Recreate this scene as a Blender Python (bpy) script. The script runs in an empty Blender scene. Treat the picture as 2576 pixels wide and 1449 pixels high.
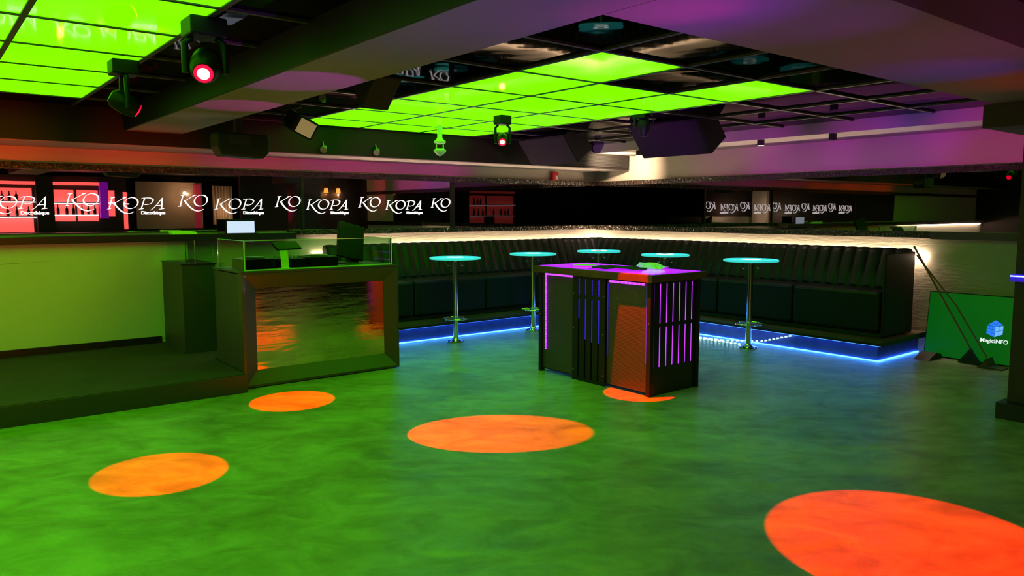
import bpy, math, random
from mathutils import Vector, Matrix
random.seed(7)
S = bpy.context.scene
C = S.collection
PI = math.pi

# ---------------------------------------------------------------- camera
cd = bpy.data.cameras.new('camera')
cd.sensor_width = 36.0
cd.lens = 36.0 * 1907.0 / 2576.0
cd.clip_start = 0.05
cam = bpy.data.objects.new('camera', cd)
C.objects.link(cam)
cam.location = (0, 0, 1.65)
cam.rotation_euler = (math.radians(90 - 5.69), 0, math.radians(-38.5))
S.camera = cam

# ---------------------------------------------------------------- world, view
w = bpy.data.worlds.new('world'); S.world = w; w.use_nodes = True
w.node_tree.nodes['Background'].inputs[0].default_value = (0.01, 0.008, 0.006, 1)
w.node_tree.nodes['Background'].inputs[1].default_value = 0.02
S.view_settings.view_transform = 'Standard'
S.view_settings.look = 'None'
S.view_settings.exposure = 0.0
S.view_settings.gamma = 1.0
S.view_settings.use_curve_mapping = False
cy = S.cycles
cy.use_denoising = True
cy.max_bounces = 10; cy.diffuse_bounces = 3; cy.glossy_bounces = 6
cy.transmission_bounces = 6; cy.transparent_max_bounces = 10
cy.sample_clamp_indirect = 4.0
cy.caustics_reflective = False; cy.caustics_refractive = False
cy.use_light_tree = True

# ---------------------------------------------------------------- lights
def lamp(name, kind, loc, col, power, target=None, angle=40, blend=0.3, radius=0.05):
    l = bpy.data.lights.new(name, kind)
    l.color = col; l.energy = power
    l.shadow_soft_size = radius
    if kind == 'SPOT':
        l.spot_size = math.radians(angle); l.spot_blend = blend
    o = bpy.data.objects.new(name, l); C.objects.link(o)
    o.location = loc
    if target is not None:
        d = Vector(target) - Vector(loc)
        o.rotation_euler = d.to_track_quat('-Z', 'Y').to_euler()
    return o
def pool(name, src, tgt, r, power):
    d = (Vector(tgt) - Vector(src)).length
    return lamp(name, 'SPOT', src, (1, 0.0, 0.0), power, tgt, 2 * math.degrees(math.atan(r / d)), 0.05, 0.012)
RED = 1000
pool('red_beam', (1.27, 4.22, 2.36), (1.17, 5.04, 0), 0.40, RED)
pool('red_beam', (1.95, 6.00, 2.45), (2.55, 6.32, 0), 0.355, RED * 2.6)
pool('red_beam', (1.45, 5.80, 2.33), (3.33, 4.48, 0), 0.49, RED * 2.4)
pool('red_beam', (4.74, 4.66, 2.62), (5.17, 4.62, 0), 0.33, RED * 2.2)
pool('red_beam', (3.20, 1.10, 2.55), (3.80, 1.58, 0), 0.70, RED * 1.1)
# added colour-wash spots, hung in the room without any fixture
lamp('added_wash_light', 'SPOT', (0.6, 4.6, 0.6), (1, 0.03, 0.0), 95, (0.4, 9.2, 1.9), 60, 1.0, 0.1)
for x, col, pw in ((-0.8, (1, 0.02, 0.005), 420), (0.6, (1, 0.02, 0.005), 420), (2.0, (1, 0.01, 0.02), 330), (3.4, (0.9, 0.0, 0.20), 300),
                   (4.7, (0.80, 0.0, 0.36), 340), (6.0, (0.75, 0.0, 0.46), 300)):
    lamp('added_wash_light', 'SPOT', (x, 5.2, 1.0), col, pw, (x, 9.4, 2.42), 24, 1.0, 0.04)
for y, col, pw in ((6.6, (0.55, 0.0, 0.40), 190), (5.6, (0.50, 0.0, 0.58), 360), (4.4, (0.46, 0.0, 0.58), 380), (3.2, (0.68, 0.0, 0.40), 340), (2.1, (0.9, 0.0, 0.12), 220)):
    lamp('added_wash_light', 'SPOT', (5.2, y - 0.6, 1.25), col, pw, (9.3, y, 2.45), 26, 1.0, 0.04)
lamp('added_wash_light', 'SPOT', (6.6, 3.0, 1.1), (0.06, 0.0, 1.0), 70, (8.4, 3.6, 2.62), 34, 1.0, 0.04)
lamp('added_wash_light', 'SPOT', (3.3, 0.9, 0.9), (0.28, 0.0, 1.0), 240, (2.25, 2.35, 2.47), 46, 1.0, 0.05)
lamp('added_wash_light', 'SPOT', (3.6, 0.9, 0.9), (1.0, 0.0, 0.45), 160, (2.50, 2.12, 2.47), 16, 1.0, 0.05)
lamp('added_wash_light', 'SPOT', (4.2, 0.9, 0.9), (0.30, 0.0, 0.8), 90, (2.95, 2.0, 2.47), 34, 1.0, 0.05)
lamp('added_wash_light', 'SPOT', (5.0, 0.9, 0.9), (0.40, 0.0, 0.45), 60, (4.1, 1.9, 2.47), 60, 1.0, 0.05)
lamp('added_wash_light', 'SPOT', (5.6, 1.2, 0.9), (0.12, 0.0, 0.9), 70, (4.85, 2.0, 2.47), 30, 1.0, 0.05)
lamp('added_wash_light', 'SPOT', (5.8, 0.6, 0.9), (0.9, 0.0, 0.02), 70, (5.6, 1.6, 2.47), 36, 1.0, 0.05)
lamp('added_wash_light', 'SPOT', (2.6, 3.6, 0.9), (0.70, 0.0, 0.9), 130, (2.03, 4.65, 2.47), 22, 0.4, 0.03)
lamp('added_wash_light', 'SPOT', (2.6, 5.2, 0.9), (0.75, 0.0, 0.6), 110, (2.10, 6.0, 2.47), 22, 0.5, 0.03)
lamp('added_wash_light', 'SPOT', (2.4, 7.0, 0.9), (0.5, 0.42, 0.5), 22, (2.10, 6.9, 2.47), 30, 1.0, 0.03)
lamp('added_wash_light', 'SPOT', (1.2, 7.0, 0.9), (0.9, 0.25, 0.05), 16, (2.0, 8.1, 2.47), 34, 1.0, 0.03)
lamp('added_wash_light', 'SPOT', (4.3, 4.6, 1.3), (0.50, 0.0, 0.75), 330, (6.75, 5.8, 2.45), 26, 1.0, 0.05)
lamp('added_wash_light', 'SPOT', (4.3, 6.6, 1.3), (0.40, 0.0, 0.65), 220, (6.72, 7.85, 2.42), 26, 1.0, 0.05)

# ---------------------------------------------------------------- materials
MATS = {}
def mat(name, col=(0.5, 0.5, 0.5), rough=0.5, metal=0.0, emit=None, es=1.0, spec=0.5,
        bump=None, var=None, coat=0.0, trans=0.0, ior=1.45):
    """bump=(scale, strength, distance), var=(scale, colour2)"""
    if name in MATS: return MATS[name]
    m = bpy.data.materials.new(name); m.use_nodes = True
    nt = m.node_tree; b = nt.nodes['Principled BSDF']
    b.inputs['Base Color'].default_value = (*col, 1)
    b.inputs['Roughness'].default_value = rough
    b.inputs['Metallic'].default_value = metal
    b.inputs['Specular IOR Level'].default_value = spec
    b.inputs['Coat Weight'].default_value = coat
    b.inputs['Transmission Weight'].default_value = trans
    b.inputs['IOR'].default_value = ior
    if emit is not None:
        b.inputs['Emission Color'].default_value = (*emit, 1)
        b.inputs['Emission Strength'].default_value = es
    tc = nt.nodes.new('ShaderNodeTexCoord')
    if var:
        n = nt.nodes.new('ShaderNodeTexNoise'); n.inputs['Scale'].default_value = var[0]
        n.inputs['Detail'].default_value = 6
        nt.links.new(tc.outputs['Object'], n.inputs['Vector'])
        r = nt.nodes.new('ShaderNodeValToRGB')
        r.color_ramp.elements[0].position = 0.35; r.color_ramp.elements[1].position = 0.65
        r.color_ramp.elements[0].color = (*col, 1); r.color_ramp.elements[1].color = (*var[1], 1)
        nt.links.new(n.outputs['Fac'], r.inputs['Fac'])
        nt.links.new(r.outputs['Color'], b.inputs['Base Color'])
    if bump:
        n = nt.nodes.new('ShaderNodeTexNoise'); n.inputs['Scale'].default_value = bump[0]
        n.inputs['Detail'].default_value = 3
        nt.links.new(tc.outputs['Object'], n.inputs['Vector'])
        bp = nt.nodes.new('ShaderNodeBump'); bp.inputs['Strength'].default_value = bump[1]
        bp.inputs['Distance'].default_value = bump[2]
        nt.links.new(n.outputs['Fac'], bp.inputs['Height'])
        nt.links.new(bp.outputs['Normal'], b.inputs['Normal'])
    MATS[name] = m
    return m

M = {}
M['paint'] = mat('white_paint', (0.46, 0.41, 0.36), 0.7, var=(1.2, (0.42, 0.37, 0.33)), bump=(60, 0.15, 0.002))
M['wall'] = mat('cream_wall', (0.66, 0.60, 0.52), 0.75, var=(0.7, (0.60, 0.54, 0.46)), bump=(35, 0.2, 0.003))
M['gloss_black'] = mat('soffit_black', (0.012, 0.009, 0.008), 0.5, spec=0.2)
M['beam_paint'] = mat('beam_paint', (0.21, 0.17, 0.14), 0.65, var=(1.2, (0.18, 0.145, 0.12)))
M['grid_paint'] = mat('grid_paint', (0.05, 0.042, 0.038), 0.5)
M['film'] = mat('black_mirror_tile', (0.19, 0.17, 0.165), 0.03, 1.0, bump=(1.1, 0.10, 0.04))
MATS['black_mirror_tile'].node_tree.nodes['Principled BSDF'].inputs['Specular Tint'].default_value = (0.35, 0.35, 0.35, 1)
M['mirror'] = mat('mirror_glass', (0.80, 0.78, 0.78), 0.006, 1.0, bump=(0.7, 0.02, 0.02))
M['mirror_dark'] = mat('tinted_mirror_glass', (0.24, 0.22, 0.22), 0.01, 1.0, bump=(0.7, 0.03, 0.02))
M['black'] = mat('matt_black', (0.012, 0.011, 0.010), 0.55)
M['black_wood'] = mat('black_lacquer', (0.016, 0.012, 0.010), 0.35, bump=(40, 0.1, 0.001))
M['satin_black'] = mat('satin_black', (0.018, 0.016, 0.015), 0.5, spec=0.2)
M['mirror_smoke'] = mat('smoked_mirror_glass', (0.13, 0.12, 0.12), 0.01, 1.0, bump=(0.7, 0.03, 0.02))
M['plastic'] = mat('black_plastic', (0.006, 0.006, 0.007), 0.42, spec=0.2)
M['chrome'] = mat('chrome', (0.85, 0.85, 0.87), 0.12, 1.0)
M['alu'] = mat('aluminium_trim', (0.55, 0.55, 0.55), 0.35, 1.0)
M['greyplastic'] = mat('grey_plastic', (0.25, 0.25, 0.24), 0.4)
M['white_plastic'] = mat('white_plastic', (0.75, 0.72, 0.74), 0.35)
M['red_plastic'] = mat('red_plastic', (0.55, 0.01, 0.01), 0.35)
M['leather'] = mat('dark_leather', (0.008, 0.012, 0.015), 0.42, spec=0.28, bump=(90, 0.25, 0.002))
M['brown_wood'] = mat('brown_wood', (0.13, 0.062, 0.022), 0.4, var=(7, (0.09, 0.04, 0.015)))
M['ledge'] = mat('ledge_wood', (0.10, 0.065, 0.035), 0.4, var=(6, (0.07, 0.045, 0.025)))
M['stage'] = mat('stage_carpet', (0.060, 0.048, 0.036), 0.8, var=(3, (0.045, 0.036, 0.028)), bump=(150, 0.3, 0.003))
M['stage_front'] = mat('stage_board', (0.045, 0.034, 0.026), 0.7)
M['booth'] = mat('booth_laminate', (0.055, 0.048, 0.042), 0.45, bump=(30, 0.05, 0.001))
M['booth_frame'] = mat('booth_frame_lacquer', (0.07, 0.05, 0.045), 0.35)
M['riser'] = mat('riser_panel', (0.10, 0.11, 0.34), 0.55, var=(9, (0.07, 0.08, 0.27)), bump=(25, 0.3, 0.004))  # blue of the LED strips partly put into the base colour
M['green'] = mat('green_light_panel', (0.02, 0.05, 0.0), 0.05, emit=(0.115, 1.0, 0.0), es=2.15, spec=0.6, bump=(1.1, 0.06, 0.03))
M['logo'] = mat('white_sign_light', (0.9, 0.9, 0.9), 0.4, emit=(1.0, 0.93, 1.0), es=1.5)
M['warm_strip'] = mat('warm_led', (1, 0.9, 0.7), 0.5, emit=(1.0, 0.74, 0.50), es=150)
M['blue_strip'] = mat('cold_blue_led', (0.6, 0.8, 1), 0.5, emit=(0.05, 0.24, 1.0), es=7)
M['ledge_strip'] = mat('ledge_led', (0.6, 0.8, 1), 0.5, emit=(0.04, 0.20, 1.0), es=16)
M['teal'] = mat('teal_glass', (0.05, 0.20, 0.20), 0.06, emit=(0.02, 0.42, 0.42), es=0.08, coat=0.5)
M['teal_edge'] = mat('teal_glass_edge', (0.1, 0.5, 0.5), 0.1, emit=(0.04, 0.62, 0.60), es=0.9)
M['puck'] = mat('table_led', (1, 1, 1), 0.4, emit=(0.75, 1.0, 1.0), es=2.6)
M['violet'] = mat('violet_led', (0.4, 0.1, 0.9), 0.5, emit=(0.42, 0.03, 1.0), es=2.2)
M['violet_top'] = mat('violet_acrylic', (0.3, 0.05, 0.8), 0.12, emit=(0.32, 0.0, 1.0), es=1.7)
M['violet_dim'] = mat('blue_violet_led', (0.1, 0.05, 0.6), 0.5, emit=(0.03, 0.0, 0.8), es=0.55)
M['red_glow'] = mat('red_lamp_ring', (1, 0, 0), 0.3, emit=(1.0, 0.0, 0.03), es=2.5)
M['lens_hot'] = mat('hot_lamp_lens', (1, 0.8, 0.5), 0.3, emit=(1.0, 0.80, 0.42), es=3.0)
M['screen_white'] = mat('white_screen', (0.2, 0.2, 0.2), 0.2, emit=(0.62, 0.74, 0.95), es=1.0)
M['lime'] = mat('lime_plastic_glow', (0.45, 0.95, 0.15), 0.3, emit=(0.10, 0.55, 0.0), es=0.5)  # green light on the plastic put in as emission
M['cream_led'] = mat('warm_downlight', (1, 0.9, 0.7), 0.3, emit=(1.0, 0.84, 0.55), es=4.0)
M['edge'] = mat('lit_glass_edge', (0.3, 0.6, 0.2), 0.15, emit=(0.03, 0.35, 0.0), es=0.38)  # light caught by the glass edge put in as emission
M['glass'] = mat('clear_glass', (0.85, 1.0, 0.88), 0.01, trans=1.0, ior=1.2)
M['tvscreen'] = mat('lcd_screen_green_cast', (0.03, 0.10, 0.03), 0.35, emit=(0.0, 0.10, 0.005), es=0.75)  # green room light on the screen put into colour and emission
M['blue_icon'] = mat('blue_icon', (0.05, 0.15, 0.9), 0.4, emit=(0.02, 0.16, 0.95), es=1.2)
M['blue_icon_light'] = mat('light_blue_icon', (0.2, 0.4, 0.9), 0.4, emit=(0.12, 0.34, 1.0), es=1.3)
M['white_text'] = mat('white_text', (0.9, 0.9, 0.9), 0.4, emit=(0.85, 0.9, 0.95), es=1.0)
M['wood_pole'] = mat('broom_pole', (0.30, 0.16, 0.07), 0.5)
M['shelf_red'] = mat('red_backlit_shelf', (0.8, 0.1, 0.1), 0.5, emit=(1.0, 0.10, 0.085), es=1.3, var=None)
M['shelf_white'] = mat('white_shelf_light', (1, 1, 1), 0.5, emit=(1.0, 0.85, 0.85), es=2.4)
M['violet_post'] = mat('violet_post_glow', (0.3, 0.05, 0.5), 0.5, emit=(0.16, 0.0, 0.26), es=0.8)  # violet glow on the post put in as emission
M['amber'] = mat('amber_shade', (0.9, 0.5, 0.15), 0.6, emit=(1.0, 0.36, 0.06), es=1.3)
M['curtain'] = mat('beige_curtain', (0.42, 0.30, 0.20), 0.8)
M['dark_wall'] = mat('dark_brown_wall', (0.030, 0.018, 0.013), 0.6)
M['bottle'] = mat('dark_bottle_glass', (0.03, 0.015, 0.01), 0.1)
M['cloth'] = mat('black_cloth', (0.008, 0.008, 0.010), 0.8)
M['paper'] = mat('pale_paper', (0.75, 0.8, 0.7), 0.6)

def floor_mat():
    m = bpy.data.materials.new('polished_concrete'); m.use_nodes = True
    nt = m.node_tree; b = nt.nodes['Principled BSDF']
    tc = nt.nodes.new('ShaderNodeTexCoord')
    mp = nt.nodes.new('ShaderNodeMapping'); mp.inputs['Scale'].default_value = (0.85, 1.35, 1.0)
    rt = nt.nodes.new('ShaderNodeMapping'); rt.inputs['Rotation'].default_value = (0, 0, math.radians(38.5))
    nt.links.new(tc.outputs['Object'], rt.inputs['Vector']); nt.links.new(rt.outputs['Vector'], mp.inputs['Vector'])
    n1 = nt.nodes.new('ShaderNodeTexNoise'); n1.inputs['Scale'].default_value = 0.9
    n1.inputs['Detail'].default_value = 9; n1.inputs['Roughness'].default_value = 0.62
    n1.inputs['Distortion'].default_value = 1.0
    n2 = nt.nodes.new('ShaderNodeTexNoise'); n2.inputs['Scale'].default_value = 3.2
    n2.inputs['Detail'].default_value = 7; n2.inputs['Distortion'].default_value = 1.2
    for n in (n1, n2): nt.links.new(mp.outputs['Vector'], n.inputs['Vector'])
    mx = nt.nodes.new('ShaderNodeMix'); mx.data_type = 'FLOAT'; mx.inputs[0].default_value = 0.42
    nt.links.new(n1.outputs['Fac'], mx.inputs[2]); nt.links.new(n2.outputs['Fac'], mx.inputs[3])
    r = nt.nodes.new('ShaderNodeValToRGB')
    e = r.color_ramp.elements
    e[0].position = 0.34; e[0].color = (0.22, 0.21, 0.165, 1)
    e[1].position = 0.66; e[1].color = (0.56, 0.56, 0.43, 1)
    nt.links.new(mx.outputs[0], r.inputs['Fac'])
    nt.links.new(r.outputs['Color'], b.inputs['Base Color'])
    b.inputs['Roughness'].default_value = 0.27
    b.inputs['Specular IOR Level'].default_value = 0.22
    bp = nt.nodes.new('ShaderNodeBump'); bp.inputs['Strength'].default_value = 0.25
    bp.inputs['Distance'].default_value = 0.012
    n3 = nt.nodes.new('ShaderNodeTexNoise'); n3.inputs['Scale'].default_value = 2.6
    n3.inputs['Detail'].default_value = 10; n3.inputs['Roughness'].default_value = 0.66; n3.inputs['Distortion'].default_value = 1.8
    nt.links.new(mp.outputs['Vector'], n3.inputs['Vector'])
    bp.inputs['Strength'].default_value = 0.6; bp.inputs['Distance'].default_value = 0.02
    nt.links.new(n3.outputs['Fac'], bp.inputs['Height']); nt.links.new(bp.outputs['Normal'], b.inputs['Normal'])
    return m
M['floor'] = floor_mat()

def moulding_mat():
    m = bpy.data.materials.new('carved_black_moulding'); m.use_nodes = True
    nt = m.node_tree; b = nt.nodes['Principled BSDF']
    b.inputs['Base Color'].default_value = (0.03, 0.02, 0.015, 1); b.inputs['Roughness'].default_value = 0.22
    tc = nt.nodes.new('ShaderNodeTexCoord')
    v = nt.nodes.new('ShaderNodeTexVoronoi'); v.inputs['Scale'].default_value = 24
    n = nt.nodes.new('ShaderNodeTexNoise'); n.inputs['Scale'].default_value = 30
    ad = nt.nodes.new('ShaderNodeMath'); ad.operation = 'ADD'
    nt.links.new(tc.outputs['Object'], v.inputs['Vector']); nt.links.new(tc.outputs['Object'], n.inputs['Vector'])
    nt.links.new(v.outputs['Distance'], ad.inputs[0]); nt.links.new(n.outputs['Fac'], ad.inputs[1])
    bp = nt.nodes.new('ShaderNodeBump'); bp.inputs['Strength'].default_value = 1.0
    bp.inputs['Distance'].default_value = 0.02
    nt.links.new(ad.outputs[0], bp.inputs['Height']); nt.links.new(bp.outputs['Normal'], b.inputs['Normal'])
    return m
M['moulding'] = moulding_mat()

def mesh_grille_mat():
    """perforated black sheet: small holes through which the lamps behind it glint"""
    m = bpy.data.materials.new('perforated_sheet'); m.use_nodes = True
    nt = m.node_tree; b = nt.nodes['Principled BSDF']
    b.inputs['Base Color'].default_value = (0.06, 0.045, 0.04, 1)
    b.inputs['Roughness'].default_value = 0.4
    b.inputs['Metallic'].default_value = 0.0
    tc = nt.nodes.new('ShaderNodeTexCoord')
    v = nt.nodes.new('ShaderNodeTexVoronoi'); v.inputs['Scale'].default_value = 75
    v.inputs['Randomness'].default_value = 0.0
    nt.links.new(tc.outputs['Object'], v.inputs['Vector'])
    bp = nt.nodes.new('ShaderNodeBump'); bp.inputs['Strength'].default_value = 0.8
    bp.inputs['Distance'].default_value = 0.004
    nt.links.new(v.outputs['Distance'], bp.inputs['Height']); nt.links.new(bp.outputs['Normal'], b.inputs['Normal'])
    return m
M['grille'] = mesh_grille_mat()

def wave_emit(name, col, es, scale, axis):
    """row of small lamps under one diffuser: brightness beads along an axis"""
    m = mat(name, col, 0.4, emit=col, es=es)
    nt = m.node_tree; b = nt.nodes['Principled BSDF']
    tc = nt.nodes.new('ShaderNodeTexCoord')
    sp = nt.nodes.new('ShaderNodeSeparateXYZ'); nt.links.new(tc.outputs['Object'], sp.inputs[0])
    mu = nt.nodes.new('ShaderNodeMath'); mu.operation = 'MULTIPLY'; mu.inputs[1].default_value = scale
    nt.links.new(sp.outputs[axis], mu.inputs[0])
    si = nt.nodes.new('ShaderNodeMath'); si.operation = 'SINE'; nt.links.new(mu.outputs[0], si.inputs[0])
    ma = nt.nodes.new('ShaderNodeMath'); ma.operation = 'MULTIPLY_ADD'
    ma.inputs[1].default_value = 0.45 * es; ma.inputs[2].default_value = 0.6 * es
    nt.links.new(si.outputs[0], ma.inputs[0]); nt.links.new(ma.outputs[0], b.inputs['Emission Strength'])
    return m
M['beads_y'] = wave_emit('violet_bead_strip', (0.50, 0.05, 1.0), 3.0, 2 * PI / 0.016, 'Y')
M['beads_z'] = wave_emit('violet_bead_strip_upright', (0.50, 0.05, 1.0), 3.0, 2 * PI / 0.016, 'Z')
M['slot_z'] = wave_emit('blue_bead_strip', (0.05, 0.01, 0.9), 0.9, 2 * PI / 0.03, 'Z')

def display_mat():
    """shiny display face: a wavy mirror with a fine pixel grid"""
    m = mat('display_face', (0.92, 0.60, 0.42), 0.035, 1.0)
    nt = m.node_tree; b = nt.nodes['Principled BSDF']
    tc = nt.nodes.new('ShaderNodeTexCoord')
    mp = nt.nodes.new('ShaderNodeMapping'); mp.inputs['Scale'].default_value = (3.0, 1.0, 16.0)
    nt.links.new(tc.outputs['Object'], mp.inputs['Vector'])
    n = nt.nodes.new('ShaderNodeTexNoise'); n.inputs['Scale'].default_value = 1.3; n.inputs['Detail'].default_value = 6
    nt.links.new(mp.outputs['Vector'], n.inputs['Vector'])
    bp = nt.nodes.new('ShaderNodeBump'); bp.inputs['Strength'].default_value = 0.22
    bp.inputs['Distance'].default_value = 0.008
    nt.links.new(n.outputs['Fac'], bp.inputs['Height']); nt.links.new(bp.outputs['Normal'], b.inputs['Normal'])
    return m
M['display'] = display_mat()

def band_mat():
    m = mat('wallpaper', (0.54, 0.47, 0.39), 0.7)
    nt = m.node_tree; b = nt.nodes['Principled BSDF']
    tc = nt.nodes.new('ShaderNodeTexCoord')
    mp = nt.nodes.new('ShaderNodeMapping'); mp.inputs['Scale'].default_value = (1.0, 1.0, 4.0)
    nt.links.new(tc.outputs['Object'], mp.inputs['Vector'])
    n = nt.nodes.new('ShaderNodeTexNoise'); n.inputs['Scale'].default_value = 9; n.inputs['Detail'].default_value = 8
    nt.links.new(mp.outputs['Vector'], n.inputs['Vector'])
    bp = nt.nodes.new('ShaderNodeBump'); bp.inputs['Strength'].default_value = 0.5
    bp.inputs['Distance'].default_value = 0.01
    nt.links.new(n.outputs['Fac'], bp.inputs['Height']); nt.links.new(bp.outputs['Normal'], b.inputs['Normal'])
    return m
M['band'] = band_mat()
M['stage_wall'] = mat('pale_stage_wall', (0.80, 0.78, 0.66), 0.75, var=(0.7, (0.75, 0.73, 0.62)), bump=(35, 0.2, 0.003))

# ---------------------------------------------------------------- mesh helpers
class MB:
    def __init__(s): s.v = []; s.f = []; s.smooth = False
    def add(s, vs, fs):
        k = len(s.v); s.v += [tuple(v) for v in vs]; s.f += [tuple(i + k for i in f) for f in fs]; return s
    def box(s, x0, x1, y0, y1, z0, z1):
        vs = [(x, y, z) for z in (z0, z1) for y in (y0, y1) for x in (x0, x1)]
        return s.add(vs, [(0, 2, 3, 1), (4, 5, 7, 6), (0, 1, 5, 4), (2, 6, 7, 3), (0, 4, 6, 2), (1, 3, 7, 5)])
    def obox(s, mtx, x0, x1, y0, y1, z0, z1):
        vs = [mtx @ Vector((x, y, z)) for z in (z0, z1) for y in (y0, y1) for x in (x0, x1)]
        return s.add(vs, [(0, 2, 3, 1), (4, 5, 7, 6), (0, 1, 5, 4), (2, 6, 7, 3), (0, 4, 6, 2), (1, 3, 7, 5)])
    def tube(s, pts, r, n=12, cap=True):
        pts = [Vector(p) for p in pts]; rs = r if isinstance(r, (list, tuple)) else [r] * len(pts)
        rings = []; up = None
        for i, p in enumerate(pts):
            a = pts[max(i - 1, 0)]; b = pts[min(i + 1, len(pts) - 1)]
            t = (b - a).normalized()
            if up is None:
                up = Vector((0, 0, 1)) if abs(t.z) < 0.9 else Vector((1, 0, 0))
            u = (up - t * up.dot(t)).normalized(); v = t.cross(u); up = u
            rings.append([p + (u * math.cos(2 * PI * k / n) + v * math.sin(2 * PI * k / n)) * rs[i] for k in range(n)])
        vs = [q for ring in rings for q in ring]; fs = []
        for i in range(len(rings) - 1):
            for k in range(n):
                fs.append((i * n + k, i * n + (k + 1) % n, (i + 1) * n + (k + 1) % n, (i + 1) * n + k))
        if cap:
            fs.append(tuple(range(n))[::-1]); fs.append(tuple((len(rings) - 1) * n + k for k in range(n)))
        return s.add(vs, fs)
    def lathe(s, prof, c=(0, 0, 0), n=32, mtx=None):
        vs = []; fs = []
        for (r, z) in prof:
            for k in range(n):
                p = Vector((r * math.cos(2 * PI * k / n), r * math.sin(2 * PI * k / n), z))
                if mtx is not None: p = mtx @ p
                vs.append(p + Vector(c))
        for i in range(len(prof) - 1):
            for k in range(n):
                fs.append((i * n + k, i * n + (k + 1) % n, (i + 1) * n + (k + 1) % n, (i + 1) * n + k))
        fs.append(tuple(range(n))[::-1]); fs.append(tuple((len(prof) - 1) * n + k for k in range(n)))
        return s.add(vs, fs)
    def ring(s, c, R, r, n=36, m=8, a0=0, a1=2 * PI):
        pts = [(c[0] + R * math.cos(a0 + (a1 - a0) * k / n), c[1] + R * math.sin(a0 + (a1 - a0) * k / n), c[2]) for k in range(n + 1)]
        return s.tube(pts, r, m)
    def prism(s, poly, axis, a, b):
        """poly of 2-D points extruded along axis from a to b"""
        def P(u, v, t):
            return {'x': (t, u, v), 'y': (u, t, v), 'z': (u, v, t)}[axis]
        n = len(poly)
        vs = [P(u, v, a) for u, v in poly] + [P(u, v, b) for u, v in poly]
        fs = [tuple(range(n))[::-1], tuple(range(n, 2 * n))] + [(i, (i + 1) % n, n + (i + 1) % n, n + i) for i in range(n)]
        return s.add(vs, fs)
    def build(s, name, m, parent=None, bevel=0.0, smooth=False, loc=None):
        me = bpy.data.meshes.new(name)
        v = s.v
        base = Vector((0, 0, 0))
        if parent is not None and parent.type == 'EMPTY': base = parent.location
        if parent is not None and parent.type == 'MESH':
            base = parent.matrix_world.translation if False else Vector((0, 0, 0))
        org = Vector(loc) if loc is not None else Vector((0, 0, 0))
        if parent is None and loc is None and v:
            xs = [p[0] for p in v]; ys = [p[1] for p in v]; zs = [p[2] for p in v]
            org = Vector(((min(xs) + max(xs)) / 2, (min(ys) + max(ys)) / 2, min(zs)))
        me.from_pydata([tuple(Vector(p) - org) for p in v], [], s.f); me.validate(); me.update()
        import bmesh
        bm = bmesh.new(); bm.from_mesh(me); bmesh.ops.recalc_face_normals(bm, faces=bm.faces); bm.to_mesh(me); bm.free()
        if smooth:
            for p in me.polygons: p.use_smooth = True
        o = bpy.data.objects.new(name, me); C.objects.link(o)
        me.materials.append(m)
        o.location = org
        if parent is not None:
            o.parent = parent
        if bevel > 0:
            md = o.modifiers.new('bevel', 'BEVEL'); md.width = bevel; md.segments = 2; md.limit_method = 'ANGLE'
        if smooth and bevel == 0:
            md = o.modifiers.new('ws', 'EDGE_SPLIT'); md.split_angle = math.radians(40)
        return o

def tag(o, label, cat=None, group=None, kind=None):
    if label: o['label'] = label
    if cat: o['category'] = cat
    if group: o['group'] = group
    if kind: o['kind'] = kind
    return o
def thing(name, label, cat, loc=(0, 0, 0), rz=0, group=None, rot=None):
    o = bpy.data.objects.new(name, None); C.objects.link(o); o.empty_display_size = 0.1
    o.location = loc; o.rotation_euler = rot if rot is not None else (0, 0, rz)
    return tag(o, label, cat, group)
def struct(name, mb, m, label=None, **k):
    return tag(mb.build(name, m, **k), label, kind='structure')
def dup(root, loc=None, rot=None, label=None, group=None):
    r = root.copy(); C.objects.link(r)
    if loc is not None: r.location = loc
    if rot is not None: r.rotation_euler = rot
    if label: r['label'] = label
    if group: r['group'] = group
    for ch in list(root.children):
        c = ch.copy(); C.objects.link(c); c.parent = r
        for g in list(ch.children):
            d = g.copy(); C.objects.link(d); d.parent = c
    return r

ZC = 2.68            # ceiling height
YW, XW = 9.40, 9.33  # the two visible walls
X0, Y0 = -7.0, -5.0  # the far ends of the room

# ---------------------------------------------------------------- shell
struct('floor', MB().box(X0, XW + 0.2, Y0, YW + 0.2, -0.1, 0), M['floor'])
struct('ceiling', MB().box(X0, XW + 0.2, Y0, YW + 0.2, ZC + 0.06, ZC + 0.2), M['black'])
wl = MB().box(X0, XW, YW, YW + 0.2, 0, ZC + 0.06)
struct('wall_left', wl, M['band'])
struct('wall_left', MB().box(X0, 2.53, YW - 0.18, YW - 0.001, 0.0, 1.32), M['stage_wall'], 'low pale wall behind the stage')
struct('wall_right', MB().box(XW, XW + 0.2, 1.0, YW + 0.2, 0, ZC + 0.06), M['band'])
struct('wall_right', MB().box(XW, XW + 0.2, Y0, 1.0, 0, ZC + 0.06), M['dark_wall'])
struct('wall_far', MB().box(X0 - 0.2, X0, Y0, YW + 0.2, 0, ZC + 0.06), M['dark_wall'])
struct('wall_rear', MB().box(X0, XW + 0.2, Y0 - 0.2, Y0, 0, ZC + 0.06), M['dark_wall'])

# stage behind and left of the booth
st = MB().box(X0, 2.36, 6.90, 9.22, 0.0, 0.17)
st.box(2.36, 4.00, 7.86, 9.40, 0.0, 0.17)
struct('floor_stage', st, M['stage'])
struct('baseboard_stage', MB().box(X0, 2.36, 6.875, 6.899, 0.0, 0.165), M['stage_front'])
struct('baseboard_left', MB().box(X0, 2.20, 9.19, 9.215, 0.17, 0.245), M['black_wood'])

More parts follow.
